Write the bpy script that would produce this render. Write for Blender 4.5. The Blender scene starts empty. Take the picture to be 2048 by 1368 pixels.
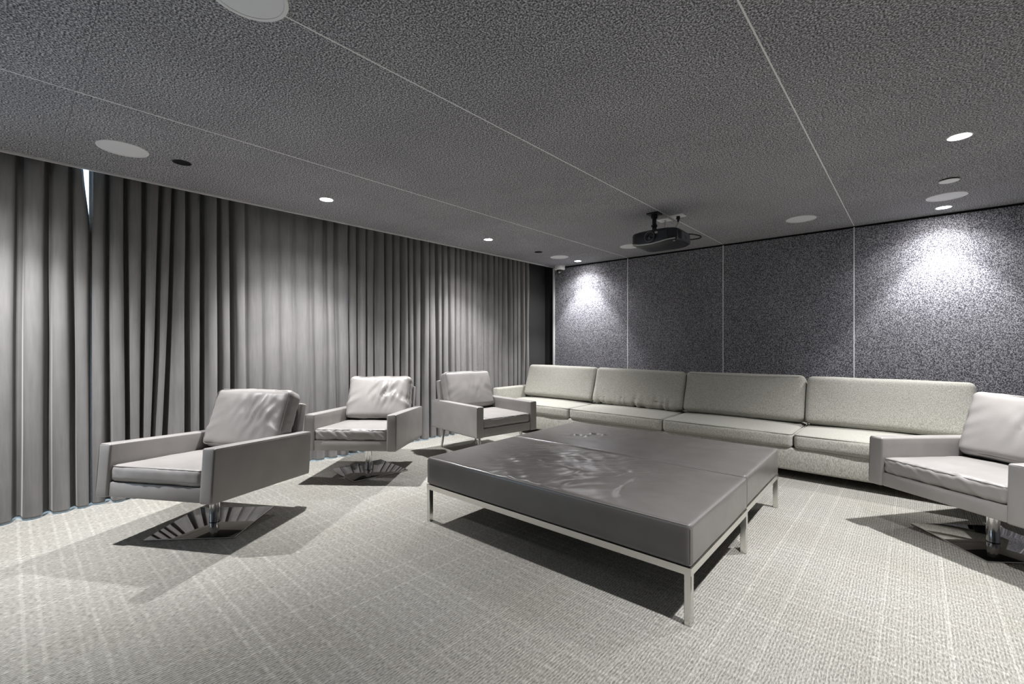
import bpy, bmesh, math, random
from mathutils import Vector, Matrix, noise

# ------------------------------------------------------------------ camera, world, exposure
scene = bpy.context.scene
COL = scene.collection
H_CEIL = 2.37
Y_BACK = 5.81
cam_d = bpy.data.cameras.new('camera')
cam_d.sensor_width = 36.0
cam_d.lens = 36.0 * 900 / 2048
cam_d.shift_y = 4.5 / 2048
cam_d.clip_start = 0.02
cam = bpy.data.objects.new('camera', cam_d)
COL.objects.link(cam)
cam.location = (0, 0, 1.15)
cam.rotation_euler = (math.pi / 2, 0, math.atan(806 / 900))
scene.camera = cam

world = bpy.data.worlds.new('world')
scene.world = world
world.use_nodes = True
bg = world.node_tree.nodes['Background']
bg.inputs['Color'].default_value = (0.62, 0.80, 1.0, 1)
bg.inputs['Strength'].default_value = 3.0

vs = scene.view_settings
vs.view_transform = 'Standard'
vs.look = 'None'
vs.gamma = 1.0
vs.use_curve_mapping = False
vs.exposure = 0.72

SPOT_W = 190.0           # narrow beam of each downlight
WIDE_W = 42.0          # wide spill of each downlight
WALL_SPOT_W, WALL_WIDE_W = 84.0, 42.0   # the two fixtures that wash the wall
LENS_E = 90.0          # glow of each downlight lens

# ------------------------------------------------------------------ materials
def mat(name):
    m = bpy.data.materials.new(name)
    m.use_nodes = True
    return m, m.node_tree, m.node_tree.nodes['Principled BSDF']

def N(nt, kind, **kw):
    n = nt.nodes.new(kind)
    for k, v in kw.items():
        setattr(n, k, v)
    return n

def plain(name, col, rough=0.5, metal=0.0, spec=0.5, emit=None):
    m, nt, b = mat(name)
    b.inputs['Base Color'].default_value = (*col, 1)
    b.inputs['Roughness'].default_value = rough
    b.inputs['Metallic'].default_value = metal
    b.inputs['Specular IOR Level'].default_value = spec
    if emit:
        b.inputs['Emission Color'].default_value = (*emit[0], 1)
        b.inputs['Emission Strength'].default_value = emit[1]
    return m

def ramp(nt, fac, stops):
    r = N(nt, 'ShaderNodeValToRGB')
    e = r.color_ramp.elements
    while len(e) < len(stops):
        e.new(0.5)
    for k, (p, c) in enumerate(stops):
        e[k].position = p
        e[k].color = (*c, 1)
    nt.links.new(fac, r.inputs[0])
    return r.outputs[0]

def noise_tex(nt, vec, scale, detail=2.0, rough=0.5):
    n = N(nt, 'ShaderNodeTexNoise')
    n.inputs['Scale'].default_value = scale
    n.inputs['Detail'].default_value = detail
    n.inputs['Roughness'].default_value = rough
    nt.links.new(vec, n.inputs['Vector'])
    return n.outputs['Fac']

def mul_vec(nt, vec, s):
    m = N(nt, 'ShaderNodeVectorMath', operation='MULTIPLY')
    nt.links.new(vec, m.inputs[0])
    m.inputs[1].default_value = s
    return m.outputs[0]

def math_n(nt, op, a, b=None, c=None):
    m = N(nt, 'ShaderNodeMath', operation=op)
    for i, v in enumerate((a, b, c)):
        if v is None:
            continue
        if isinstance(v, (int, float)):
            m.inputs[i].default_value = v
        else:
            nt.links.new(v, m.inputs[i])
    return m.outputs[0]

def bump(nt, b, height, strength, dist):
    bp = N(nt, 'ShaderNodeBump')
    bp.inputs['Strength'].default_value = strength
    bp.inputs['Distance'].default_value = dist
    nt.links.new(height, bp.inputs['Height'])
    nt.links.new(bp.outputs[0], b.inputs['Normal'])

def felt(name, dark, mid, light):
    """heathered grey acoustic felt"""
    m, nt, b = mat(name)
    pos = N(nt, 'ShaderNodeNewGeometry').outputs['Position']
    f1 = noise_tex(nt, pos, 135, 1.5, 0.55)
    f2 = noise_tex(nt, pos, 330, 1.0)
    f = math_n(nt, 'ADD', math_n(nt, 'MULTIPLY', f1, 0.72), math_n(nt, 'MULTIPLY', f2, 0.28))
    c = ramp(nt, f, [(0.38, dark), (0.50, mid), (0.62, light)])
    big = noise_tex(nt, pos, 2.2, 3.0)
    mx = N(nt, 'ShaderNodeMix', data_type='RGBA', blend_type='MULTIPLY')
    mx.inputs[0].default_value = 1.0
    nt.links.new(c, mx.inputs[6])
    nt.links.new(ramp(nt, big, [(0.3, (0.92, 0.92, 0.92)), (0.7, (1.05, 1.05, 1.05))]), mx.inputs[7])
    nt.links.new(mx.outputs[2], b.inputs['Base Color'])
    b.inputs['Roughness'].default_value = 0.95
    b.inputs['Specular IOR Level'].default_value = 0.12
    bump(nt, b, f1, 0.35, 0.003)
    return m

def carpet():
    m, nt, b = mat('woven_carpet')
    pos = N(nt, 'ShaderNodeNewGeometry').outputs['Position']
    wob = noise_tex(nt, pos, 9.0, 2.0)
    sep = N(nt, 'ShaderNodeSeparateXYZ')
    nt.links.new(pos, sep.inputs[0])
    w = math_n(nt, 'MULTIPLY', math_n(nt, 'SUBTRACT', wob, 0.5), 0.012)
    x = math_n(nt, 'ADD', sep.outputs[0], w)
    y = math_n(nt, 'ADD', sep.outputs[1], w)

    def lines(coord, period, width, seed, lo, hi):
        u = math_n(nt, 'DIVIDE', coord, period)
        cell = math_n(nt, 'FLOOR', u)
        wn = N(nt, 'ShaderNodeTexWhiteNoise', noise_dimensions='1D')
        nt.links.new(math_n(nt, 'ADD', cell, seed), wn.inputs['W'])
        r = wn.outputs['Value']
        fr = math_n(nt, 'SUBTRACT', u, cell)
        off = math_n(nt, 'MULTIPLY_ADD', r, 0.4, 0.3)
        d = math_n(nt, 'ABSOLUTE', math_n(nt, 'SUBTRACT', fr, off))
        mr = N(nt, 'ShaderNodeMapRange', interpolation_type='SMOOTHSTEP')
        mr.inputs['From Min'].default_value = width
        mr.inputs['From Max'].default_value = width * 0.35
        nt.links.new(d, mr.inputs['Value'])
        amp = math_n(nt, 'MULTIPLY_ADD', r, hi - lo, lo)
        return math_n(nt, 'MULTIPLY', mr.outputs[0], amp)
    la = lines(y, 0.052, 0.19, 3.3, 0.2, 1.0)      # pale lines running along x
    lb = lines(x, 0.175, 0.050, 9.7, 0.3, 0.9)     # pale lines running along y
    lc = lines(x, 0.042, 0.10, 5.1, 0.0, 0.6)
    brk = noise_tex(nt, mul_vec(nt, pos, (30, 30, 1)), 1.0, 2.0)
    brk = math_n(nt, 'MULTIPLY_ADD', brk, 1.6, -0.25)
    pale = math_n(nt, 'MULTIPLY', math_n(nt, 'ADD', math_n(nt, 'MULTIPLY', la, 0.75), math_n(nt, 'ADD', lb, lc)), brk)
    # ribs of yarn running along y, and little loops
    rib = math_n(nt, 'SINE', math_n(nt, 'MULTIPLY', x, 2 * math.pi / 0.0115))
    loop = noise_tex(nt, mul_vec(nt, pos, (210, 55, 1)), 1.0, 2.0, 0.6)
    tone = math_n(nt, 'ADD', math_n(nt, 'MULTIPLY', loop, 0.92), math_n(nt, 'MULTIPLY_ADD', rib, 0.065, 0.02))
    tone = math_n(nt, 'ADD', tone, math_n(nt, 'MULTIPLY', pale, 0.18))
    c = ramp(nt, tone, [(0.30, (0.18, 0.174, 0.156)), (0.50, (0.325, 0.315, 0.284)), (0.80, (0.545, 0.532, 0.488))])
    big = noise_tex(nt, pos, 1.4, 2.0)
    mx = N(nt, 'ShaderNodeMix', data_type='RGBA', blend_type='MULTIPLY')
    mx.inputs[0].default_value = 1.0
    nt.links.new(c, mx.inputs[6])
    nt.links.new(ramp(nt, big, [(0.3, (0.93, 0.92, 0.90)), (0.7, (1.04, 1.04, 1.05))]), mx.inputs[7])
    nt.links.new(mx.outputs[2], b.inputs['Base Color'])
    b.inputs['Roughness'].default_value = 0.95
    b.inputs['Specular IOR Level'].default_value = 0.15
    hgt = math_n(nt, 'ADD', math_n(nt, 'MULTIPLY', tone, 1.0), math_n(nt, 'MULTIPLY', rib, 0.12))
    bump(nt, b, hgt, 0.8, 0.006)
    return m

def leather(name, col, rough, crease):
    m, nt, b = mat(name)
    pos = N(nt, 'ShaderNodeTexCoord').outputs['Object']
    big = noise_tex(nt, pos, 5.0, 3.0)
    c = ramp(nt, big, [(0.3, tuple(v * 0.9 for v in col)), (0.7, tuple(v * 1.06 for v in col))])
    nt.links.new(c, b.inputs['Base Color'])
    b.inputs['Roughness'].default_value = rough
    b.inputs['Specular IOR Level'].default_value = 0.5
    grain = noise_tex(nt, pos, 420, 2.0)
    wr = noise_tex(nt, mul_vec(nt, pos, (9, 26, 12)), 1.0, 3.0, 0.6)
    hgt = math_n(nt, 'ADD', math_n(nt, 'MULTIPLY', grain, 0.05), math_n(nt, 'MULTIPLY', wr, crease))
    bump(nt, b, hgt, 0.35, 0.01)
    return m

def sofa_fabric():
    m, nt, b = mat('sofa_fabric')
    pos = N(nt, 'ShaderNodeTexCoord').outputs['Object']
    slub = noise_tex(nt, mul_vec(nt, pos, (300, 300, 70)), 1.0, 2.0, 0.6)
    c = ramp(nt, slub, [(0.34, (0.25, 0.243, 0.212)), (0.50, (0.375, 0.366, 0.325)), (0.66, (0.50, 0.49, 0.44))])
    nt.links.new(c, b.inputs['Base Color'])
    b.inputs['Roughness'].default_value = 0.95
    b.inputs['Specular IOR Level'].default_value = 0.15
    b.inputs['Sheen Weight'].default_value = 0.15
    bump(nt, b, slub, 0.4, 0.004)
    return m

def velvet():
    m, nt, b = mat('curtain_velvet')
    pos = N(nt, 'ShaderNodeNewGeometry').outputs['Position']
    f = noise_tex(nt, mul_vec(nt, pos, (60, 60, 5)), 1.0, 3.0)
    g = noise_tex(nt, pos, 3.0, 3.0)
    t = math_n(nt, 'ADD', math_n(nt, 'MULTIPLY', f, 0.5), math_n(nt, 'MULTIPLY', g, 0.5))
    c = ramp(nt, t, [(0.35, (0.175, 0.171, 0.169)), (0.65, (0.225, 0.219, 0.215))])
    nt.links.new(c, b.inputs['Base Color'])
    b.inputs['Roughness'].default_value = 0.9
    b.inputs['Specular IOR Level'].default_value = 0.1
    b.inputs['Sheen Weight'].default_value = 0.4
    b.inputs['Sheen Roughness'].default_value = 0.32
    b.inputs['Sheen Tint'].default_value = (0.9, 0.88, 0.86, 1)
    return m

def chrome(name, col, rough):
    m, nt, b = mat(name)
    pos = N(nt, 'ShaderNodeTexCoord').outputs['Object']
    f = noise_tex(nt, pos, 40, 2.0)
    b.inputs['Base Color'].default_value = (*col, 1)
    b.inputs['Metallic'].default_value = 1.0
    nt.links.new(math_n(nt, 'MULTIPLY_ADD', f, 0.06, rough), b.inputs['Roughness'])
    return m

def pane_glass():
    m, nt, b = mat('window_glass')
    tr = N(nt, 'ShaderNodeBsdfTransparent')
    tr.inputs[0].default_value = (0.93, 0.96, 0.97, 1)
    gl = N(nt, 'ShaderNodeBsdfGlossy')
    gl.inputs['Roughness'].default_value = 0.02
    mx = N(nt, 'ShaderNodeMixShader')
    mx.inputs[0].default_value = 0.06
    nt.links.new(tr.outputs[0], mx.inputs[1])
    nt.links.new(gl.outputs[0], mx.inputs[2])
    nt.links.new(mx.outputs[0], nt.nodes['Material Output'].inputs[0])
    return m

M = {
    'felt_ceil': felt('ceiling_felt', (0.065, 0.064, 0.072), (0.285, 0.282, 0.30), (0.74, 0.735, 0.76)),
    'felt_wall': felt('wall_felt', (0.034, 0.033, 0.040), (0.175, 0.173, 0.194), (0.50, 0.495, 0.53)),
    'carpet': carpet(),
    'leather': leather('grey_leather', (0.280, 0.264, 0.252), 0.40, 0.22),
    'leather_bench': leather('bench_leather', (0.150, 0.139, 0.132), 0.26, 0.16),
    'sofa': sofa_fabric(),
    'velvet': velvet(),
    'chrome': chrome('polished_chrome', (0.70, 0.695, 0.69), 0.09),
    'plate': chrome('mirror_plate', (0.55, 0.54, 0.53), 0.015),
    'steel': chrome('satin_steel', (0.72, 0.71, 0.68), 0.17),
    'strip': plain('pale_strip', (0.90, 0.90, 0.89), 0.5),
    'trim': plain('grey_trim', (0.80, 0.79, 0.77), 0.4, 0.1),
    'white': plain('white_metal', (0.90, 0.90, 0.90), 0.5),
    'grille': plain('speaker_grille', (0.88, 0.88, 0.90), 0.6),
    'black': plain('black_plastic', (0.012, 0.012, 0.014), 0.4),
    'dark': plain('dark_plastic', (0.022, 0.023, 0.028), 0.35),
    'side': plain('projector_side', (0.085, 0.088, 0.115), 0.35),
    'ring': plain('lens_ring', (0.17, 0.17, 0.18), 0.3, 0.5),
    'silver': plain('silver_plastic', (0.45, 0.45, 0.44), 0.35, 0.4),
    'lens': plain('lens_glass', (0.01, 0.01, 0.013), 0.05, 0.0, 0.8),
    'dome': plain('dome_plastic', (0.02, 0.02, 0.02), 0.08, 0.0, 0.8),
    'darkwall': plain('dark_paint', (0.052, 0.051, 0.052), 0.55, 0.0, 0.3),
    'backing': plain('black_backing', (0.006, 0.006, 0.006), 0.9),
    'frame': plain('window_frame', (0.10, 0.10, 0.10), 0.4, 0.5),
    'glass': pane_glass(),
    'lamp': plain('lamp_lens', (1, 1, 1), 0.5, 0, 0.5, ((1.0, 0.985, 0.96), LENS_E)),
    'cable_white': plain('white_cable', (0.7, 0.7, 0.66), 0.5),
    'piping': plain('leather_stitching', (0.20, 0.188, 0.180), 0.5),
    'sofa_piping': plain('sofa_welt', (0.36, 0.355, 0.315), 0.9),
}

# ------------------------------------------------------------------ helpers
def obj(name, bm, m, parent=None, smooth=True, loc=None, rot=None):
    me = bpy.data.meshes.new(name)
    if isinstance(bm, bmesh.types.BMesh):
        bm.normal_update()
        bm.to_mesh(me)
        bm.free()
    else:
        me.from_pydata(bm[0], [], bm[1])
    me.materials.append(M[m])
    if smooth:
        for p in me.polygons:
            p.use_smooth = True
        try:
            me.set_sharp_from_angle(angle=math.radians(38))
        except Exception:
            pass
    o = bpy.data.objects.new(name, me)
    COL.objects.link(o)
    if parent:
        o.parent = parent
    if loc:
        o.location = loc
    if rot:
        o.rotation_euler = rot
    return o

def tag(o, label, cat, group=None):
    o['label'] = label
    o['category'] = cat
    if group:
        o['group'] = group
    return o

def thing(name, label, cat, loc=(0, 0, 0), rotz=0.0, group=None):
    o = bpy.data.objects.new(name, None)
    o.empty_display_size = 0.1
    COL.objects.link(o)
    o.location = loc
    o.rotation_euler = (0, 0, rotz)
    return tag(o, label, cat, group)

def struct(o):
    o['kind'] = 'structure'
    return o

def box(x0, x1, y0, y1, z0, z1, r=0.0, seg=3, bm=None):
    own = bm is None
    b = bmesh.new()
    vs_ = [b.verts.new((x, y, z)) for z in (z0, z1) for y in (y0, y1) for x in (x0, x1)]
    for f in ((0, 2, 3, 1), (4, 5, 7, 6), (0, 1, 5, 4), (2, 6, 7, 3), (0, 4, 6, 2), (1, 3, 7, 5)):
        b.faces.new([vs_[i] for i in f])
    if r > 0:
        bmesh.ops.bevel(b, geom=list(b.edges), offset=r, segments=seg, profile=0.5, affect='EDGES')
    if own:
        return b
    merge(bm, b)
    return bm

def merge(dst, src):
    me = bpy.data.meshes.new('tmp')
    src.to_mesh(me)
    src.free()
    dst.from_mesh(me)
    bpy.data.meshes.remove(me)

def lathe(profile, seg=40, center=(0, 0, 0)):
    b = bmesh.new()
    rings = []
    for r, z in profile:
        if r < 1e-6:
            rings.append([b.verts.new((center[0], center[1], center[2] + z))])
        else:
            rings.append([b.verts.new((center[0] + r * math.cos(2 * math.pi * k / seg),
                                       center[1] + r * math.sin(2 * math.pi * k / seg), center[2] + z)) for k in range(seg)])
    for a, c in zip(rings, rings[1:]):
        for k in range(seg):
            j = (k + 1) % seg
            if len(a) == 1 and len(c) == 1:
                continue
            if len(a) == 1:
                b.faces.new((a[0], c[j], c[k]))
            elif len(c) == 1:
                b.faces.new((a[k], a[j], c[0]))
            else:
                b.faces.new((a[k], a[j], c[j], c[k]))
    bmesh.ops.recalc_face_normals(b, faces=list(b.faces))
    return b

def catmull(pts, n=8, closed=False):
    P = [Vector(p) for p in pts]
    out = []
    m = len(P)
    for i in range(m if closed else m - 1):
        if closed:
            p0, p1, p2, p3 = P[(i - 1) % m], P[i], P[(i + 1) % m], P[(i + 2) % m]
        else:
            p0, p1, p2, p3 = P[max(i - 1, 0)], P[i], P[i + 1], P[min(i + 2, m - 1)]
        for k in range(n):
            t = k / n
            out.append(0.5 * ((2 * p1) + (p2 - p0) * t + (2 * p0 - 5 * p1 + 4 * p2 - p3) * t * t + (3 * p1 - p0 - 3 * p2 + p3) * t ** 3))
    if not closed:
        out.append(P[-1])
    return out

def tube(path, r, seg=8, closed=False, bm=None):
    b = bmesh.new() if bm is None else bm
    P = [Vector(p) for p in path]
    rings = []
    n = len(P)
    up = Vector((0.13, 0.21, 0.97)).normalized()
    for i, p in enumerate(P):
        if closed:
            d = P[(i + 1) % n] - P[i - 1]
        else:
            d = P[min(i + 1, n - 1)] - P[max(i - 1, 0)]
        d.normalize()
        a = d.cross(up)
        if a.length < 1e-3:
            a = d.cross(Vector((1, 0, 0)))
        a.normalize()
        c = d.cross(a)
        rings.append([b.verts.new(p + r * (math.cos(2 * math.pi * k / seg) * a + math.sin(2 * math.pi * k / seg) * c)) for k in range(seg)])
    for i in range(n if closed else n - 1):
        A, B = rings[i], rings[(i + 1) % n]
        for k in range(seg):
            j = (k + 1) % seg
            b.faces.new((A[k], A[j], B[j], B[k]))
    if not closed:
        b.faces.new(list(reversed(rings[0])))
        b.faces.new(rings[-1])
    bmesh.ops.recalc_face_normals(b, faces=list(b.faces))
    return b

def axis_samples(a, r, n):
    s = [-a, -a + 0.12 * r, -a + 0.35 * r, -a + 0.66 * r]
    inner = [(-a + r) + (2 * a - 2 * r) * k / n for k in range(n + 1)]
    return s + inner + [-v for v in reversed(s)]

def cushion(a, b_, c, r, crown=(0, 0, 0), disp=None, n=(16, 12, 4)):
    """rounded box of half extents a,b,c; crown bulges the x, y and z faces; disp(p, nrm) adds creases"""
    A = (a, b_, c)
    S = [axis_samples(A[k], r, n[k]) for k in range(3)]
    bm = bmesh.new()

    def shape(p):
        q = Vector([max(-A[k] + r, min(A[k] - r, p[k])) for k in range(3)])
        d = Vector(p) - q
        nrm = d.normalized() if d.length > 1e-9 else Vector((0, 0, 1))
        out = q + nrm * r
        u = [p[k] / A[k] for k in range(3)]
        for k in range(3):
            i, j = (k + 1) % 3, (k + 2) % 3
            if crown[k]:
                out[k] += crown[k] * u[k] * max(0, 1 - abs(u[i]) ** 2.4) * max(0, 1 - abs(u[j]) ** 2.4)
        if disp:
            out += nrm * disp(out, nrm)
        return out
    for k in range(3):
        i, j = (k + 1) % 3, (k + 2) % 3
        for sgn in (-1, 1):
            g = []
            for u in S[i]:
                row = []
                for v in S[j]:
                    p = [0, 0, 0]
                    p[k], p[i], p[j] = sgn * A[k], u, v
                    row.append(bm.verts.new(shape(p)))
                g.append(row)
            for x in range(len(g) - 1):
                for y in range(len(g[0]) - 1):
                    f = (g[x][y], g[x + 1][y], g[x + 1][y + 1], g[x][y + 1])
                    bm.faces.new(f if sgn > 0 else tuple(reversed(f)))
    bmesh.ops.remove_doubles(bm, verts=list(bm.verts), dist=1e-5)
    return bm

def xf(bm, m):
    bmesh.ops.transform(bm, matrix=m, verts=list(bm.verts))
    return bm

def T(x, y, z):
    return Matrix.Translation((x, y, z))

def RX(a):
    return Matrix.Rotation(a, 4, 'X')

def RZ(a):
    return Matrix.Rotation(a, 4, 'Z')

def nz(x, y, z):
    return noise.noise(Vector((x, y, z)))

# ------------------------------------------------------------------ the room
X_TRIM = -4.275
X_R, Y_F = 2.62, -3.05
SEAM_X = [-3.017, -1.745, -0.468, 0.808, 2.082]

fl = struct(obj('floor', box(-4.85, X_R + 0.1, Y_F - 0.1, Y_BACK + 0.15, -0.08, 0.0), 'carpet', smooth=False))

ceil = struct(obj('ceiling', box(X_TRIM, X_R + 0.1, Y_F - 0.1, Y_BACK + 0.15, H_CEIL + 0.02, H_CEIL + 0.16), 'backing', smooth=False))
pocket = struct(obj('ceiling_pocket', box(-4.85, X_TRIM, Y_F - 0.1, Y_BACK + 0.15, 2.62, 2.68), 'darkwall', smooth=False))

rng = random.Random(4)
edges_x = [X_TRIM + 0.012] + SEAM_X + [X_R + 0.1]
rows_y = []
y = 3.265
while y < Y_BACK - 0.05:
    y += 0.61
rows_y = [Y_BACK + 0.02] + [3.265 + 0.61 * k for k in range(4, -11, -1)]
rows_y = [v for v in rows_y if v < Y_BACK - 0.02 or v == Y_BACK + 0.02] + []
panel_cache = {}
for i in range(len(edges_x) - 1):
    x0, x1 = edges_x[i] + 0.0035, edges_x[i + 1] - 0.0035
    for j in range(len(rows_y) - 1):
        y1, y0 = rows_y[j] - 0.0006, rows_y[j + 1] + 0.0006
        key = (round(x1 - x0, 3), round(y1 - y0, 3))
        if key not in panel_cache:
            o = obj('panel', box(-(x1 - x0) / 2, (x1 - x0) / 2, -(y1 - y0) / 2, (y1 - y0) / 2, 0, 0.021), 'felt_ceil', ceil, smooth=False)
            panel_cache[key] = o.data
        else:
            o = bpy.data.objects.new('panel', panel_cache[key])
            COL.objects.link(o)
            o.parent = ceil
        o.location = ((x0 + x1) / 2, (y0 + y1) / 2, H_CEIL + rng.uniform(-0.0006, 0.0006))
for sx in SEAM_X:
    obj('seam_strip', box(sx - 0.0035, sx + 0.0035, Y_F - 0.05, Y_BACK - 0.01, H_CEIL - 0.0005, H_CEIL + 0.02), 'strip', ceil, smooth=False)

# back wall: felt boards 0.62 m high between pale strips, with a shadow gap under the ceiling
wb = struct(obj('wall_back', box(-4.85, X_R + 0.1, Y_BACK + 0.022, Y_BACK + 0.16, 0, 2.62), 'backing', smooth=False))
wall_x = [-4.285] + SEAM_X + [X_R]
wall_z = [0.0, 0.49, 1.11, 1.732, H_CEIL - 0.022]
for i in range(len(wall_x) - 1):
    x0, x1 = wall_x[i] + 0.0045, wall_x[i + 1] - 0.0045
    for j in range(4):
        z0, z1 = wall_z[j] + 0.0008, wall_z[j + 1] - 0.0008
        obj('panel', box(x0, x1, Y_BACK + rng.uniform(-0.0008, 0.0008), Y_BACK + 0.023, z0, z1), 'felt_wall', wb, smooth=False)
for sx in SEAM_X:
    obj('seam_strip', box(sx - 0.0045, sx + 0.0045, Y_BACK - 0.001, Y_BACK + 0.02, 0, H_CEIL - 0.012), 'strip', wb, smooth=False)

struct(obj('trim_1', box(X_TRIM - 0.006, X_TRIM + 0.012, Y_F, Y_BACK - 0.005, H_CEIL - 0.012, H_CEIL + 0.26), 'trim', smooth=False))
struct(obj('trim_2', box(-4.318, -4.285, Y_BACK - 0.012, Y_BACK + 0.03, 0, H_CEIL - 0.01, 0.002, 1), 'trim', smooth=False))
struct(obj('wall_right', box(X_R, X_R + 0.12, Y_F, Y_BACK + 0.1, 0, H_CEIL + 0.02), 'felt_wall', smooth=False))
struct(obj('wall_front', box(-4.85, X_R + 0.1, Y_F - 0.12, Y_F, 0, 2.62), 'felt_wall', smooth=False))

# window wall behind the curtains
wl = bmesh.new()
box(-4.85, -4.50, 5.10, Y_BACK + 0.15, 0, 2.62, bm=wl)
box(-4.85, -4.70, Y_F, 5.10, 2.55, 2.62, bm=wl)
box(-4.85, -4.70, Y_F, Y_F + 0.3, 0, 2.55, bm=wl)
struct(obj('wall_left', wl, 'darkwall', smooth=False))
win = struct(obj('window_1', box(-4.80, -4.72, Y_F + 0.3, 5.10, 0.0, 0.05), 'frame', smooth=False))
obj('head_rail', box(-4.80, -4.72, Y_F + 0.3, 5.10, 2.52, 2.55), 'frame', win, smooth=False)
ny = 6
for k in range(ny + 1):
    yy = Y_F + 0.3 + (5.10 - Y_F - 0.3) * k / ny
    obj('mullion', box(-4.80, -4.72, yy - 0.025, yy + 0.025, 0.05, 2.52), 'frame', win, smooth=False)
    if k < ny:
        y2 = Y_F + 0.3 + (5.10 - Y_F - 0.3) * (k + 1) / ny
        obj('pane', box(-4.764, -4.756, yy + 0.025, y2 - 0.025, 0.05, 2.52), 'glass', win, smooth=False)

# ------------------------------------------------------------------ curtains
def smooth01(t):
    t = max(0.0, min(1.0, t))
    return t * t * (3 - 2 * t)

def curtain(label, top, bot, amps, seed, xc=-4.395, ztop=2.54, zbot=0.008, k_over=0.085, ragged=0.006, edge0=None, edge1=None, per=18, nzs=34):
    """pleated curtain: fold borders top[i] -> bot[i] along y, depth of each fold amps[i]"""
    nf = len(top) - 1
    verts, faces = [], []
    cols = nf * per + 1
    zs = [zbot, zbot + 0.014] + [zbot + (ztop - zbot) * k / nzs for k in range(1, nzs + 1)]
    for iz, z in enumerate(zs):
        b = 1 - (z - zbot) / (ztop - zbot)
        Bd = [top[i] + (bot[i] - top[i]) * (b ** 1.25) + 0.35 * ragged * nz(i * 3.1 + seed, z * 1.3, 0.3) for i in range(nf + 1)]
        if edge0:
            Bd[0] = edge0(z)
        if edge1:
            Bd[-1] = edge1(z)
        for c in range(cols):
            i = min(c // per, nf - 1)
            t = (c - i * per) / per
            w = Bd[i + 1] - Bd[i]
            # depths blend between neighbouring folds at the valleys
            A = amps[i] * (0.86 + 0.24 * b) * (1 + 0.22 * nz(i * 1.7 + seed, z * 0.9, 5.0))
            pr = 0.5 - 0.5 * math.cos(2 * math.pi * t)
            ko = k_over * min(1.0, A / (0.55 * max(w, 0.02)))
            yy = Bd[i] + w * (t - 0.55 * math.sin(2 * math.pi * t) / (2 * math.pi) + 0.7 * ko * math.sin(4 * math.pi * t) + 0.03 * nz(i + seed, z * 1.1, 9.0) * math.sin(2 * math.pi * t))
            xx = xc - 0.03 + A * pr ** 0.7
            xx += ragged * nz(yy * 7 + seed, z * 1.5, 2.0) + 0.012 * (b ** 3) * nz(yy * 4, seed, 1.0)
            zz = z
            if iz == 0:
                zz = zbot + 0.005 * nz(yy * 5, seed, 3.0) + 0.004
            verts.append((xx, yy, zz))
    for iz in range(len(zs) - 1):
        for c in range(cols - 1):
            a0 = iz * cols + c
            faces.append((a0, a0 + 1, a0 + cols + 1, a0 + cols))
    o = obj('curtain', (verts, faces), 'velvet')
    for p in o.data.polygons:
        p.use_smooth = True
    sol = o.modifiers.new('thickness', 'SOLIDIFY')
    sol.thickness = 0.003
    return tag(o, label, 'curtain', 'grey velvet curtains along the window wall')

def regular(y0, y1, n, seed, jit):
    r = random.Random(seed)
    ws = [1 + r.uniform(-jit, jit) for _ in range(n)]
    s = sum(ws)
    out = [y0]
    for w in ws:
        out.append(out[-1] + w / s * (y1 - y0))
    return out

# far left, ends at the daylight slit
t1 = [-1.10, -0.95, -0.78, -0.62, -0.50, -0.36, -0.22, -0.09, 0.045, 0.175, 0.285, 0.352]
b1 = [-1.16, -0.96, -0.80, -0.66, -0.50, -0.38, -0.24, -0.10, 0.030, 0.170, 0.300, 0.385]
curtain('grey velvet curtain whose edge leaves a slit of daylight at the ceiling, loosely folded', t1, b1,
        [0.10, 0.08, 0.10, 0.07, 0.09, 0.10, 0.09, 0.095, 0.10, 0.085, 0.06], 1.3, k_over=0.10,
        xc=-4.384, edge1=lambda z: 0.350 + 0.039 * smooth01((2.45 - z) / 0.55))
# loosely hanging one behind the first swivel chair
t2 = [0.381, 0.478, 0.575, 0.684, 0.790, 0.870, 0.950, 1.06, 1.175, 1.27, 1.385, 1.52, 1.66, 1.80, 1.96, 2.10, 2.20, 2.352]
b2 = [0.372, 0.480, 0.590, 0.665, 0.710, 0.785, 0.960, 1.05, 1.180, 1.28, 1.400, 1.54, 1.69, 1.83, 1.99, 2.12, 2.24, 2.352]
curtain('wide loose grey velvet curtain with slanting folds behind two swivel chairs', t2, b2,
        [0.07, 0.105, 0.10, 0.115, 0.09, 0.11, 0.085, 0.115, 0.07, 0.10, 0.030, 0.022, 0.028, 0.034, 0.055, 0.065, 0.08], 2.7, ragged=0.012, k_over=0.10,
        edge0=lambda z: 0.380, edge1=lambda z: 2.362)
t3 = regular(2.354, 3.597, 12, 5, 0.22)
curtain('grey velvet curtain in narrow even pleats behind the swivel chair with the crumpled back', t3,
        [v + (0.02 * math.sin(k * 1.9) if 0 < k < 12 else 0) for k, v in enumerate(t3)],
        [0.062 + 0.018 * math.sin(k * 2.3) for k in range(12)], 4.1, xc=-4.407)
t4 = regular(3.599, 5.285, 17, 8, 0.18)
curtain('grey velvet curtain in narrow even pleats ending beside the dark wall corner', t4,
        [v + (0.02 * math.sin(k * 2.2) if 0 < k < 17 else 0) for k, v in enumerate(t4)],
        [0.060 + 0.016 * math.sin(k * 1.7) for k in range(17)], 6.4)

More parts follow.
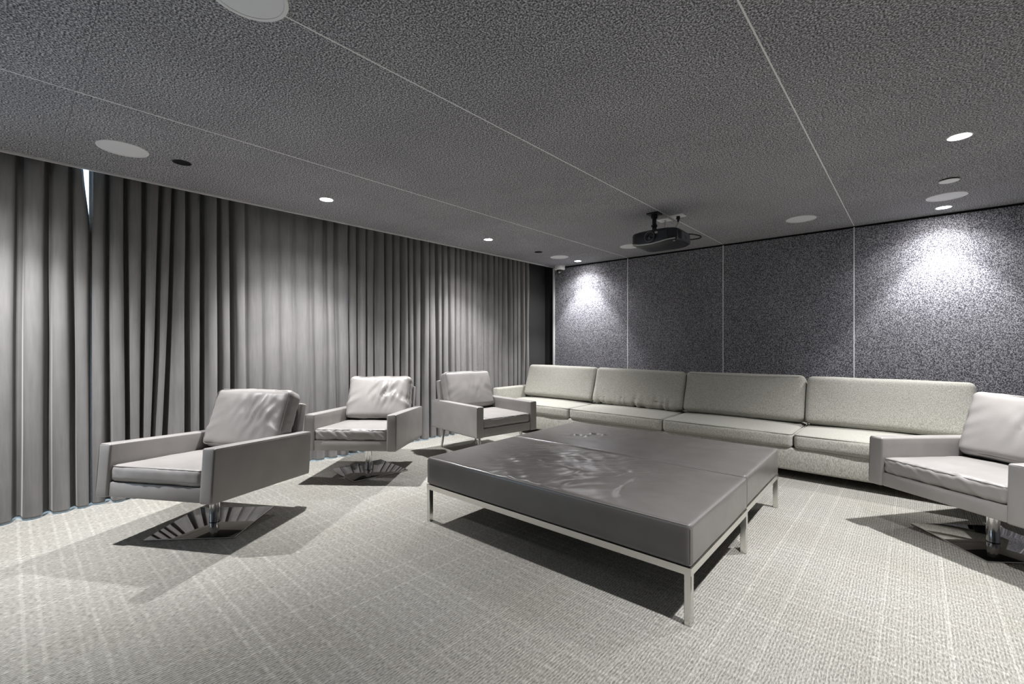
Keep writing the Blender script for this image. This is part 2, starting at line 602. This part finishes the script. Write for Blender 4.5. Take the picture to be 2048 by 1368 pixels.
# ------------------------------------------------------------------ ceiling fixtures
def downlight(x, y, label, group=None, beam=SPOT_W, spill=WIDE_W, size=106, blend=1.0):
    o = thing('downlight', label, 'downlight', (x, y, H_CEIL), 0, group)
    obj('trim_ring', lathe([(0.046, 0.004), (0.046, -0.001), (0.052, -0.004), (0.058, -0.002), (0.059, 0.004)], 40), 'white', o)
    obj('lens', lathe([(0.0, -0.002), (0.030, -0.002), (0.046, 0.0005)], 32), 'lamp', o)
    for nm, en, sz, bl in (('downlight_beam', beam, size, blend), ('downlight_spill', spill, 140, 1.0)):
        ld = bpy.data.lights.new(nm, 'SPOT')
        ld.energy = en
        ld.spot_size = math.radians(sz)
        ld.spot_blend = bl
        ld.shadow_soft_size = 0.028
        ld.color = (0.99, 0.988, 1.0)
        lo = bpy.data.objects.new(nm, ld)
        COL.objects.link(lo)
        lo.parent = o
        lo.location = (0, 0, -0.03)
    return o

downlight(-3.695, 1.782, 'lit round downlight in ceiling above the two swivel chairs by the curtain')
downlight(-3.700, 3.718, 'lit round downlight in ceiling above the chair on four legs')
downlight(-3.680, 5.556, 'lit round downlight beside the white dome camera, washing the felt wall', None, WALL_SPOT_W, WALL_WIDE_W, 80, 0.5)
downlight(0.195, 3.720, 'lit round downlight in ceiling above the swivel chair before the sofa')
downlight(0.190, 5.556, 'lit round downlight washing the felt wall beside a ceiling speaker and sprinkler plate', None, WALL_SPOT_W, WALL_WIDE_W, 80, 0.5)
downlight(-3.690, -0.150, 'lit round downlight in ceiling by the curtain edge with the daylight slit')
downlight(0.190, 1.785, 'lit round downlight in ceiling above bare carpet beside the creased bench', None, 155.0)

def speaker(x, y, label):
    o = thing('ceiling_speaker', label, 'speaker', (x, y, H_CEIL), 0, 'round ceiling speakers')
    obj('rim', lathe([(0.112, 0.003), (0.113, -0.004), (0.120, -0.0055), (0.127, -0.004), (0.129, 0.003)], 56), 'white', o)
    obj('grille', lathe([(0.0, -0.0045), (0.09, -0.004), (0.112, -0.0025), (0.112, 0.003)], 56), 'grille', o)

speaker(-3.682, 0.472, 'round white ceiling speaker beside a black ceiling hole near the curtain')
speaker(-1.735, 0.556, 'round white ceiling speaker interrupting a pale ceiling seam')
speaker(-0.827, 5.143, 'round white ceiling speaker by the wall between projector and a pale seam')
speaker(0.194, 5.160, 'round white ceiling speaker between a sprinkler plate and a wall downlight')
speaker(-2.640, 5.160, 'round white ceiling speaker partly hidden behind the projector')
speaker(-3.705, 5.130, 'round white ceiling speaker beside the dome camera and a lit downlight')

def dark_hole(x, y, label):
    o = thing('recessed_fixture', label, 'ceiling fixture', (x, y, H_CEIL), 0, 'black round ceiling fixtures')
    obj('ring', lathe([(0.044, 0.003), (0.045, -0.0025), (0.052, -0.003), (0.054, 0.003)], 40), 'dark', o)
    obj('baffle', lathe([(0.0, -0.0016), (0.030, -0.0016), (0.0445, -0.0022)], 40), 'black', o)

dark_hole(-3.665, 0.772, 'small black round fixture in ceiling beside a white speaker over the loose curtain')
dark_hole(-3.709, 4.667, 'small black round fixture in ceiling between downlight and speaker near the corner')

o = thing('sprinkler_cover', 'small white round sprinkler plate hanging just below the felt ceiling', 'sprinkler', (0.188, 4.641, H_CEIL))
obj('collar', lathe([(0.0, 0.004), (0.045, 0.004), (0.045, -0.011), (0.0, -0.011)], 32), 'black', o)
obj('cover_plate', lathe([(0.0, -0.010), (0.055, -0.010), (0.058, -0.012), (0.055, -0.0145), (0.0, -0.0155)], 40), 'white', o)

o = thing('security_camera', 'small white dome security camera under the ceiling in the corner', 'camera', (-4.105, 5.695, H_CEIL))
obj('housing', lathe([(0.0, 0.003), (0.076, 0.003), (0.080, -0.010), (0.080, -0.058), (0.072, -0.068), (0.052, -0.070), (0.0, -0.070)], 40), 'white', o)
obj('dome', lathe([(0.050, -0.069)] + [(0.050 * math.cos(a), -0.069 - 0.062 * math.sin(a)) for a in [k * math.pi / 16 for k in range(1, 8)]] + [(0, -0.131)], 32), 'dome', o)
obj('lens', lathe([(0.0, -0.012), (0.017, -0.010), (0.020, 0.0), (0.014, 0.006), (0.0, 0.008)], 20), 'silver', o, loc=(0.018, -0.042, -0.108), rot=(math.radians(50), 0, math.radians(30)))

# ------------------------------------------------------------------ projector
pj = thing('projector', 'black ceiling-mounted video projector hanging on a short pole', 'projector', (-1.752, 4.015, 2.055), math.radians(2))
plan = [(-0.212, 0.16), (-0.212, -0.135), (-0.180, -0.163), (-0.125, -0.170), (0.06, -0.182), (0.145, -0.178), (0.205, -0.150), (0.212, -0.12), (0.212, 0.16), (0.19, 0.172), (-0.19, 0.172)]
def loft(rings):
    b = bmesh.new()
    R = [[b.verts.new(p) for p in ring] for ring in rings]
    n = len(R[0])
    for A, B in zip(R, R[1:]):
        for k in range(n):
            j = (k + 1) % n
            b.faces.new((A[k], A[j], B[j], B[k]))
    b.faces.new(list(reversed(R[0])))
    b.faces.new(R[-1])
    bmesh.ops.recalc_face_normals(b, faces=list(b.faces))
    return b
def ring(s, z, sy=None):
    sy = s if sy is None else sy
    return [(x * s, y_ * sy, z) for x, y_ in plan]
obj('body', loft([ring(0.985, 0.012), ring(1.0, 0.020), ring(1.0, 0.098), ring(0.97, 0.112), ring(0.80, 0.128), ring(0.72, 0.132)]), 'dark', pj)
obj('belly_cover', loft([ring(0.42, -0.030, 0.40), ring(0.66, -0.022, 0.64), ring(0.86, -0.006, 0.86), ring(0.955, 0.008, 0.955), ring(0.96, 0.013, 0.96)]), 'dark', pj)
br = tube(catmull([(-0.212, -0.128, 0.014), (-0.182, -0.168, 0.012), (-0.115, -0.184, -0.002), (-0.03, -0.190, -0.006), (0.05, -0.190, 0.002), (0.13, -0.186, 0.014), (0.195, -0.165, 0.021)], 8), 0.006, 8)
obj('silver_rim', br, 'silver', pj)
obj('side_panel', box(0.2105, 0.2155, -0.06, 0.155, 0.022, 0.096, 0.002, 1), 'side', pj)
sp = box(0.2105, 0.2145, -0.125, -0.068, 0.022, 0.096, 0.001, 1)
obj('vent_panel', sp, 'black', pj)
for k in range(5):
    obj('vent_slat', box(0.2130, 0.2165, -0.122 + k * 0.0115, -0.116 + k * 0.0115, 0.027, 0.091), 'dark', pj, smooth=False)
obj('front_panel', box(0.048, 0.135, -0.190, -0.174, 0.026, 0.098, 0.003, 1), 'dark', pj)
obj('sensor_window', box(0.020, 0.046, -0.189, -0.172, 0.080, 0.100, 0.002, 1), 'silver', pj)
# mark on the side: small dark raised strokes
mk = bmesh.new()
for (y0, y1, z0, z1) in ((0.012, 0.018, 0.058, 0.078), (0.012, 0.036, 0.058, 0.064), (0.030, 0.036, 0.050, 0.064), (0.036, 0.054, 0.054, 0.060), (0.048, 0.054, 0.042, 0.072)):
    box(0.2150, 0.2164, y0, y1, z0, z1, bm=mk)
obj('badge', mk, 'black', pj, smooth=False)
lz = thing_rot = (math.pi / 2, 0, 0)
barrel = obj('lens_barrel', lathe([(0.052, 0.0), (0.054, 0.018), (0.050, 0.026), (0.046, 0.026), (0.044, 0.020), (0.0, 0.020)], 40), 'black', pj, loc=(-0.026, -0.168, 0.058), rot=lz)
obj('focus_ring', lathe([(0.045, 0.022), (0.046, 0.031), (0.042, 0.033), (0.039, 0.030), (0.040, 0.020)], 40), 'ring', barrel)
obj('zoom_ring', lathe([(0.031, 0.018), (0.032, 0.027), (0.028, 0.028), (0.026, 0.020)], 40), 'side', barrel)
obj('lens_glass', lathe([(0.0, 0.027), (0.012, 0.025), (0.022, 0.021), (0.027, 0.018)], 32), 'lens', barrel)
for fx, fy in ((-0.18, -0.135), (0.175, -0.14), (0.0, 0.14)):
    obj('foot', lathe([(0.0, -0.014), (0.008, -0.013), (0.010, -0.006), (0.008, 0.006), (0.0, 0.008)], 16), 'silver', pj, loc=(fx, fy, 0.012))
# mount
obj('mount_plate', box(-0.115, -0.005, -0.055, 0.055, H_CEIL - 2.055 - 0.012, H_CEIL - 2.055 + 0.001, 0.002, 1), 'black', pj)
mp = lathe([(0.0, 0.128), (0.030, 0.128), (0.030, 0.150), (0.020, 0.156), (0.020, 0.185), (0.028, 0.190), (0.028, 0.205), (0.019, 0.212), (0.019, 0.262), (0.030, 0.270), (0.030, 0.306), (0.0, 0.306)], 28, (-0.06, 0, 0))
obj('mount_pole', mp, 'black', pj)
ma = bmesh.new()
for ang in (25, 115, 205, 295):
    a = math.radians(ang)
    tube([(-0.06, 0, 0.146), (-0.06 + 0.07 * math.cos(a), 0.07 * math.sin(a), 0.150), (-0.06 + 0.115 * math.cos(a), 0.115 * math.sin(a), 0.128)], 0.007, 8, bm=ma)
obj('mount_arms', ma, 'black', pj)

def plate(x, y, label, plug):
    o = thing('ceiling_outlet', label, 'outlet', (x, y, H_CEIL))
    obj('cover_plate', box(-0.058, 0.058, -0.058, 0.058, -0.006, 0.002, 0.003, 2), 'white', o)
    if plug:
        obj('plug', lathe([(0.0, -0.062), (0.008, -0.060), (0.011, -0.040), (0.017, -0.030), (0.017, -0.004), (0.0, -0.004)], 20), 'black', o)
    else:
        obj('socket', box(-0.025, 0.025, -0.016, 0.016, -0.012, -0.004, 0.002, 1), 'grille', o)
    return o
plate(-1.675, 4.235, 'white square ceiling outlet with a black plug hanging from it', True)
plate(-1.835, 4.290, 'white square ceiling outlet with pale cables, behind the projector pole', False)
cb = bmesh.new()
tube(catmull([(-1.675, 4.235, 2.31), (-1.678, 4.232, 2.285), (-1.70, 4.215, 2.255), (-1.745, 4.195, 2.225), (-1.775, 4.195, 2.212), (-1.79, 4.197, 2.150)], 8), 0.006, 8, bm=cb)
tag(obj('power_cable', cb, 'cable_white'), 'pale power cable running from ceiling plug to the projector', 'cable')
cb = bmesh.new()
tube(catmull([(-1.82, 4.285, 2.360), (-1.825, 4.27, 2.30), (-1.80, 4.24, 2.24), (-1.83, 4.21, 2.19), (-1.83, 4.2, 2.14)], 8), 0.006, 8, bm=cb)
tag(obj('video_cable', cb, 'cable_white'), 'pale video cable dropping from the socketed ceiling outlet to the projector', 'cable')
cb = bmesh.new()
tube(catmull([(-1.68, 4.198, 2.14), (-1.63, 4.24, 2.185), (-1.56, 4.29, 2.185), (-1.50, 4.33, 2.165), (-1.515, 4.34, 2.150), (-1.57, 4.28, 2.135), (-1.62, 4.202, 2.12)], 8), 0.006, 8, bm=cb)
tag(obj('signal_cable', cb, 'black'), 'black cable looping behind the projector housing', 'cable')

# ------------------------------------------------------------------ sofa
SX = [-4.190, -3.052, -1.912, -0.770, 0.366]
sf = thing('sofa', 'long pale woven four-seat sofa along the grey felt wall', 'sofa', (-1.91, 4.90, 0))
ox, oy = -1.91, 4.90
def L(bm):
    return xf(bm, T(-ox, -oy, 0))
obj('base', L(box(-4.20, 0.376, 4.425, 5.36, 0.078, 0.272, 0.018, 3)), 'sofa', sf)
obj('backrest', L(xf(box(-4.20, 0.376, -0.055, 0.055, 0.0, 0.50, 0.03, 4), T(0, 5.225, 0.24) @ RX(math.radians(-9)))), 'sofa', sf)
for x0, x1 in ((-4.300, -4.192), (0.368, 0.476)):
    obj('arm', L(box(x0, x1, 4.405, 5.36, 0.078, 0.557, 0.022, 4)), 'sofa', sf)
for x in (-4.15, -1.91, 0.33):
    for y_ in (4.52, 5.28):
        obj('foot', L(box(x - 0.03, x + 0.03, y_ - 0.03, y_ + 0.03, 0.0, 0.08)), 'black', sf, smooth=False)

def loop_rect(a, b_, z, r, n=6):
    pts = []
    for cx, cy, a0 in ((a - r, b_ - r, 0), (-a + r, b_ - r, 90), (-a + r, -b_ + r, 180), (a - r, -b_ + r, 270)):
        for k in range(n + 1):
            t = math.radians(a0 + 90 * k / n)
            pts.append((cx + r * math.cos(t), cy + r * math.sin(t), z))
    return pts

def dense(pts, step=0.04):
    out = []
    m = len(pts)
    for i in range(m):
        p, q = Vector(pts[i]), Vector(pts[(i + 1) % m])
        n = max(1, int((q - p).length / step))
        for k in range(n):
            out.append(p.lerp(q, k / n))
    return out

for k in range(4):
    x0, x1 = SX[k] + 0.004, SX[k + 1] - 0.004
    a = (x1 - x0) / 2
    cx = (x0 + x1) / 2
    sd = 3.7 * k
    # seat cushion
    def dsp(p, nrm, sd=sd):
        return 0.004 * nz(p.x * 3 + sd, p.y * 4, p.z * 3) + 0.0015 * nz(p.x * 14 + sd, p.y * 12, p.z * 9)
    b = cushion(a, 0.385, 0.064, 0.034, (0.004, 0.006, 0.016), dsp, (24, 14, 4))
    sc = obj('seat_cushion', L(xf(b, T(cx, 4.795, 0.330))), 'sofa', sf)
    pl = [(p.x, p.y, p.z) for p in dense(loop_rect(a - 0.006, 0.385 - 0.006, 0.055, 0.03))]
    obj('piping', L(xf(tube([Vector(p) for p in pl], 0.0042, 6, True), T(cx, 4.795, 0.330))), 'sofa_piping', sc)
    # back cushion, leaning
    pinch = 0.022 if k == 1 else 0.004
    def dsb(p, nrm, sd=sd, pinch=pinch, k=k, a=a):
        v = 0.005 * nz(p.x * 3 + sd, p.y * 5, p.z * 4)
        low = smooth01((-p.z - 0.02) / 0.16)
        v += pinch * low * nz(p.x * 26 + sd, p.y * 4, p.z * 5 + sd)
        return v
    b = cushion(a - 0.004, 0.080, 0.222, 0.045, (0.004, 0.020, 0.006), dsb, (60 if k == 1 else 26, 4, 20))
    lean = math.radians(-19 if k != 1 else -17)
    dy = (0.0, -0.015, 0.012, 0.0)[k]
    mtx = T(cx + (0.004 if k == 1 else 0), 5.045 + dy, 0.622 + (0.008 if k == 0 else 0)) @ Matrix.Rotation((0, 0.012, -0.006, 0)[k], 4, 'Y') @ RX(lean)
    bc = obj('back_cushion', L(xf(b, mtx)), 'sofa', sf)
    if k in (1, 2):
        seam = []
        for q in range(41):
            u = -1 + q / 20
            zz = (-0.165 + 0.03 * (1 - u * u) if k == 1 else 0.198 - 0.012 * (1 - u * u))
            seam.append((u * (a - 0.05), -0.080 - 0.018 * (1 - u * u) * (0.55 if k == 1 else 0.25), zz))
        obj('piping', L(xf(tube([Vector(p) for p in seam], 0.004, 6), mtx)), 'sofa_piping', bc)

# ------------------------------------------------------------------ leather armchairs
def armchair(label, x, y, rz, tilt, seed, plate_rot=0.0, legs=False, rumple=1.0, flat_back=False, seat_rumple=0.5):
    ch = thing('armchair', label, 'armchair', (x, y, 0), rz)
    piv = T(0, 0, 0.2) @ RX(-tilt) @ T(0, 0, -0.2)
    W, D, YF, ZB, ZT, TA = 0.769, 0.848, 0.427, 0.2525, 0.5515, 0.082
    for s in (-1, 1):
        x0, x1 = (W / 2 - TA, W / 2) if s > 0 else (-W / 2, -W / 2 + TA)
        def da(p, nrm):
            return 0.0016 * nz(p.x * 8 + seed + s, p.y * 5, p.z * 7)
        b = cushion(TA / 2, D / 2, (ZT - ZB) / 2, 0.012, (0.002, 0.002, 0.0), da, (3, 16, 8))
        arm = obj('arm', xf(b, piv @ T((x0 + x1) / 2, -YF + D / 2, (ZB + ZT) / 2)), 'leather', ch)
        # top seam along the arm's outer edge
        xs = s * (W / 2 - 0.0035)
        pts = [(xs, -YF + 0.012 + (D - 0.024) * k / 20, ZT - 0.0035) for k in range(21)]
        obj('piping', xf(tube([Vector(p) for p in pts], 0.0022, 6), piv), 'piping', arm)
        xi = s * (W / 2 - TA + 0.0035)
        pts = [(xs, -YF + 0.0035, ZB + 0.015), (xs, -YF + 0.0035, ZT - 0.012), (s * (W / 2 - 0.012), -YF + 0.003, ZT - 0.004), (xi + s * 0.010, -YF + 0.003, ZT - 0.004)]
        obj('piping', xf(tube([Vector(p) for p in dense(pts + pts[-2:0:-1], 0.03)], 0.0022, 6), piv), 'piping', arm)
    iw = W / 2 - TA + 0.002
    obj('seat_frame', xf(box(-iw, iw, -YF + 0.010, -YF + D - 0.02, ZB + 0.002, 0.338, 0.008, 2), piv), 'leather', ch)
    def dseat(p, nrm):
        e = smooth01((-p.y - 0.18) / 0.12)
        v = 0.003 * nz(p.x * 5 + seed, p.y * 5, 1.0) + 0.002 * nz(p.x * 14 + seed, p.y * 9, p.z * 6)
        if nrm.y < -0.3:
            v += 0.007 * seat_rumple * nz(p.x * 26 + p.z * 34 + seed, p.z * 9, 4.0)
        return v + 0.002 * seat_rumple * e * nz(p.x * 30 + p.y * 12 + seed, p.y * 14, 2.0)
    b = cushion(iw - 0.003, 0.325, 0.047, 0.026, (0.002, 0.008, 0.010), dseat, (34, 20, 6))
    sc = obj('seat_cushion', xf(b, piv @ T(0, -YF + 0.008 + 0.325, 0.386)), 'leather', ch)
    pl = dense(loop_rect(iw - 0.008, 0.325 - 0.004, 0.040, 0.02), 0.03)
    obj('piping', xf(tube(pl, 0.0026, 6, True), piv @ T(0, -YF + 0.008 + 0.325, 0.386)), 'piping', sc)
    obj('backrest', xf(box(-iw, iw, -0.030, 0.030, 0.0, 0.455, 0.012, 3), piv @ T(0, 0.365, 0.30) @ RX(math.radians(-9.5))), 'leather', ch)
    def dback(p, nrm):
        v = 0.006 * nz(p.x * 4 + seed, p.z * 4, 2.0)
        if nrm.y < -0.2:
            edge = smooth01((abs(p.x) - 0.12) / 0.16)
            ang = p.x * 9 + p.z * 17 if p.x > 0 else -p.x * 9 + p.z * 17
            v += 0.008 * rumple * edge * nz(ang + seed, p.z * 3, 7.0)
            cz = math.exp(-((p.x - 0.07) / 0.13) ** 2 - ((p.z - 0.03) / 0.12) ** 2)
            v += 0.020 * rumple * cz * nz(p.x * 22 - p.z * 7 + seed, p.z * 8, 1.0)
        else:
            v += 0.004 * rumple * nz(p.z * 34 + seed, p.x * 12, p.y * 10)
        return v
    lean = math.radians(-18)
    b = cushion(iw - 0.004, 0.072, 0.205, 0.040, (0.004, 0.010 if flat_back else 0.022, 0.004), dback, (40, 5, 30))
    mb = piv @ T(0, 0.290, 0.640) @ RX(lean)
    bc = obj('back_cushion', xf(b, mb), 'leather', ch)
    pts = []
    for (u, w) in loop_rect_2d(iw - 0.012, 0.205 - 0.010, 0.035):
        pts.append((u, -0.058, w))
    obj('piping', xf(tube(dense(pts, 0.03), 0.0024, 6, True), mb), 'piping', bc)
    if legs:
        for s in (-1, 1):
            for (ya, yb, xa, xb) in ((-0.30, -0.33, 0.27, 0.285), (0.34, 0.475, 0.27, 0.225)):
                bl = lathe([(0.0, 0.0), (0.0105, 0.0), (0.016, 0.255), (0.0, 0.255)], 16)
                sh = Matrix.Identity(4)
                sh[1][2] = (ya - yb) / 0.255
                sh[0][2] = s * (xa - xb) / 0.255
                xf(bl, T(s * xb, yb, 0) @ sh)
                obj('leg', bl, 'chrome', ch)
    else:
        pm = RZ(plate_rot)
        obj('base_plate', xf(box(-0.256, 0.256, -0.256, 0.256, 0.0, 0.011, 0.003, 2), pm), 'plate', ch)
        post = obj('post', lathe([(0.0, 0.009), (0.0285, 0.009), (0.0285, 0.012), (0.0285, 0.262), (0.0, 0.262)], 32), 'chrome', ch)
        obj('collar', lathe([(0.0280, 0.0105), (0.0300, 0.0105), (0.0300, 0.0140), (0.0280, 0.0145)], 32), 'black', post)
        obj('swivel_bracket', xf(box(-0.13, 0.13, -0.13, 0.13, 0.236, 0.2545, 0.002, 1), piv), 'black', ch)
    return ch

def loop_rect_2d(a, b_, r, n=5):
    return [(p[0], p[1]) for p in loop_rect(a, b_, 0, r, n)]

armchair('grey leather swivel armchair on mirrored square base beside the curtain with the daylight slit',
         -3.357, 0.881, 0.548, 0.077, 1.7, math.radians(14.7), rumple=1.6, seat_rumple=0.3)
armchair('grey leather swivel armchair with crumpled back, between another swivel chair and the four-legged chair',
         -3.707, 2.182, 0.681, 0.050, 8.2, math.radians(-43.5), rumple=2.1, seat_rumple=1.1)
armchair('grey leather armchair on thin splayed legs between the curtain and the leather benches',
         -3.449, 3.386, 1.429, 0.0, 13.9, legs=True, rumple=0.45, flat_back=True)
armchair('grey leather swivel armchair standing before the sofa end, under a downlight',
         0.336, 3.786, -0.629, 0.036, 21.4, math.radians(-17.3), rumple=1.3, seat_rumple=1.0)

# ------------------------------------------------------------------ two leather benches pushed together
def bench(label, cx, cy, rz, lx, ly, seed, wrinkle):
    t = thing('bench', label, 'bench', (cx, cy, 0), rz, 'leather benches pushed together')
    a, b2_ = lx / 2, ly / 2
    zc, hc = 0.326, 0.090
    def dsp(p, nrm):
        v = 0.0015 * nz(p.x * 3 + seed, p.y * 3, p.z * 3)
        if nrm.z > 0.5:
            v += wrinkle(p.x / a, p.y / b2_)
        return v
    b = cushion(a, b2_, hc, 0.020, (0.0, 0.0, 0.006), dsp, (150, 90, 5))
    cu = obj('cushion', xf(b, T(0, 0, zc)), 'leather_bench', t)
    pl = dense(loop_rect(a - 0.005, b2_ - 0.005, zc + hc - 0.008, 0.018), 0.05)
    obj('piping', tube(pl, 0.0030, 6, True), 'piping', cu)
    for sx in (-1, 1):
        for sy in (-1, 1):
            obj('piping', tube([Vector((sx * (a - 0.005), sy * (b2_ - 0.005), zc - hc + 0.01)), Vector((sx * (a - 0.005), sy * (b2_ - 0.005), zc + hc - 0.02))], 0.0026, 6), 'piping', cu)
    fr = bmesh.new()
    w, z0, z1 = 0.030, 0.206, 0.237
    box(-a, a, -b2_, -b2_ + w, z0, z1, bm=fr)
    box(-a, a, b2_ - w, b2_, z0, z1, bm=fr)
    box(-a, -a + w, -b2_ + w, b2_ - w, z0, z1, bm=fr)
    box(a - w, a, -b2_ + w, b2_ - w, z0, z1, bm=fr)
    obj('frame', fr, 'steel', t, smooth=False)
    for sx in (-1, 1):
        for sy in (-1, 1):
            x0 = sx * a - (w if sx > 0 else 0)
            y0 = sy * b2_ - (w if sy > 0 else 0)
            obj('leg', box(x0, x0 + w, y0, y0 + w, 0.0, z0 + 0.002, 0.002, 1), 'steel', t)
    return t

def wr_front(u, v):
    """creases fanning across the middle of the bench"""
    s = 0.0
    m = math.exp(-((u + 0.02) / 0.60) ** 2) * (1 - 0.25 * v * v)
    s += 0.0075 * m * nz(u * 6 + v * 4 + 2.0, v * 2.2 - u * 1.2, 1.0)
    s += 0.0042 * m * nz(u * 17 - v * 8, v * 3.5 + u * 4 + 3.0, 4.0)
    for (cu, cv, ang, ln, wd, hh) in ((0.10, -0.62, 100, 0.40, 0.016, 0.008), (0.50, -0.30, 115, 0.5, 0.018, 0.007), (0.05, -0.15, 20, 0.5, 0.016, 0.006), (-0.30, 0.20, 62, 0.55, 0.020, 0.010), (-0.22, 0.05, 55, 0.42, 0.018, 0.008), (0.30, -0.35, 75, 0.50, 0.018, 0.010),
                                      (0.38, -0.55, 62, 0.36, 0.016, 0.010), (0.24, -0.05, 48, 0.40, 0.016, 0.006), (-0.05, 0.35, 40, 0.35, 0.018, 0.005), (0.42, 0.10, 80, 0.35, 0.015, 0.006)):
        c, sn = math.cos(math.radians(ang)), math.sin(math.radians(ang))
        du, dv = (u - cu), (v - cv) * 0.52
        al, ac = du * c + dv * sn, -du * sn + dv * c + 0.05 * math.sin((du * c + dv * sn) * 9)
        s += hh * math.exp(-(al / (ln * 0.5)) ** 2 - (ac / (1.5 * wd)) ** 2) - 0.4 * hh * math.exp(-(al / (ln * 0.5)) ** 2 - ((ac - 2 * wd) / (1.5 * wd)) ** 2)
    return s * smooth01((1 - abs(u)) / 0.08) * smooth01((1 - abs(v)) / 0.05)

def wr_rear(u, v):
    s = 0.0006 * nz(u * 6, v * 4, 3.0)
    for (cu, cv) in ((-0.42, 0.05), (-0.52, -0.22)):
        r = math.hypot((u - cu) * 0.84, (v - cv) * 0.45)
        a = math.atan2(v - cv, u - cu)
        s += 0.007 * math.exp(-((r - 0.05) / 0.022) ** 2) * (0.6 + 0.6 * math.sin(a * 2 + 1))
        s -= 0.005 * math.exp(-(r / 0.03) ** 2)
    s += 0.0025 * math.exp(-((u + 0.45) / 0.2) ** 2 - (v / 0.4) ** 2) * nz(u * 24, v * 12, 8.0)
    s += 0.003 * math.exp(-((u - 0.15) / 0.03) ** 2 - ((v - 0.5) / 0.06) ** 2)
    return s

bench('grey leather bench with a badly creased top, standing on bare carpet before the other bench',
      -1.533, 2.270, math.radians(0.9), 1.700, 0.876, 3.1, wr_front)
bench('grey leather bench with a smooth top and small puckers, standing next to the sofa',
      -1.559, 3.163, math.radians(1.3), 1.700, 0.888, 9.3, wr_rear)
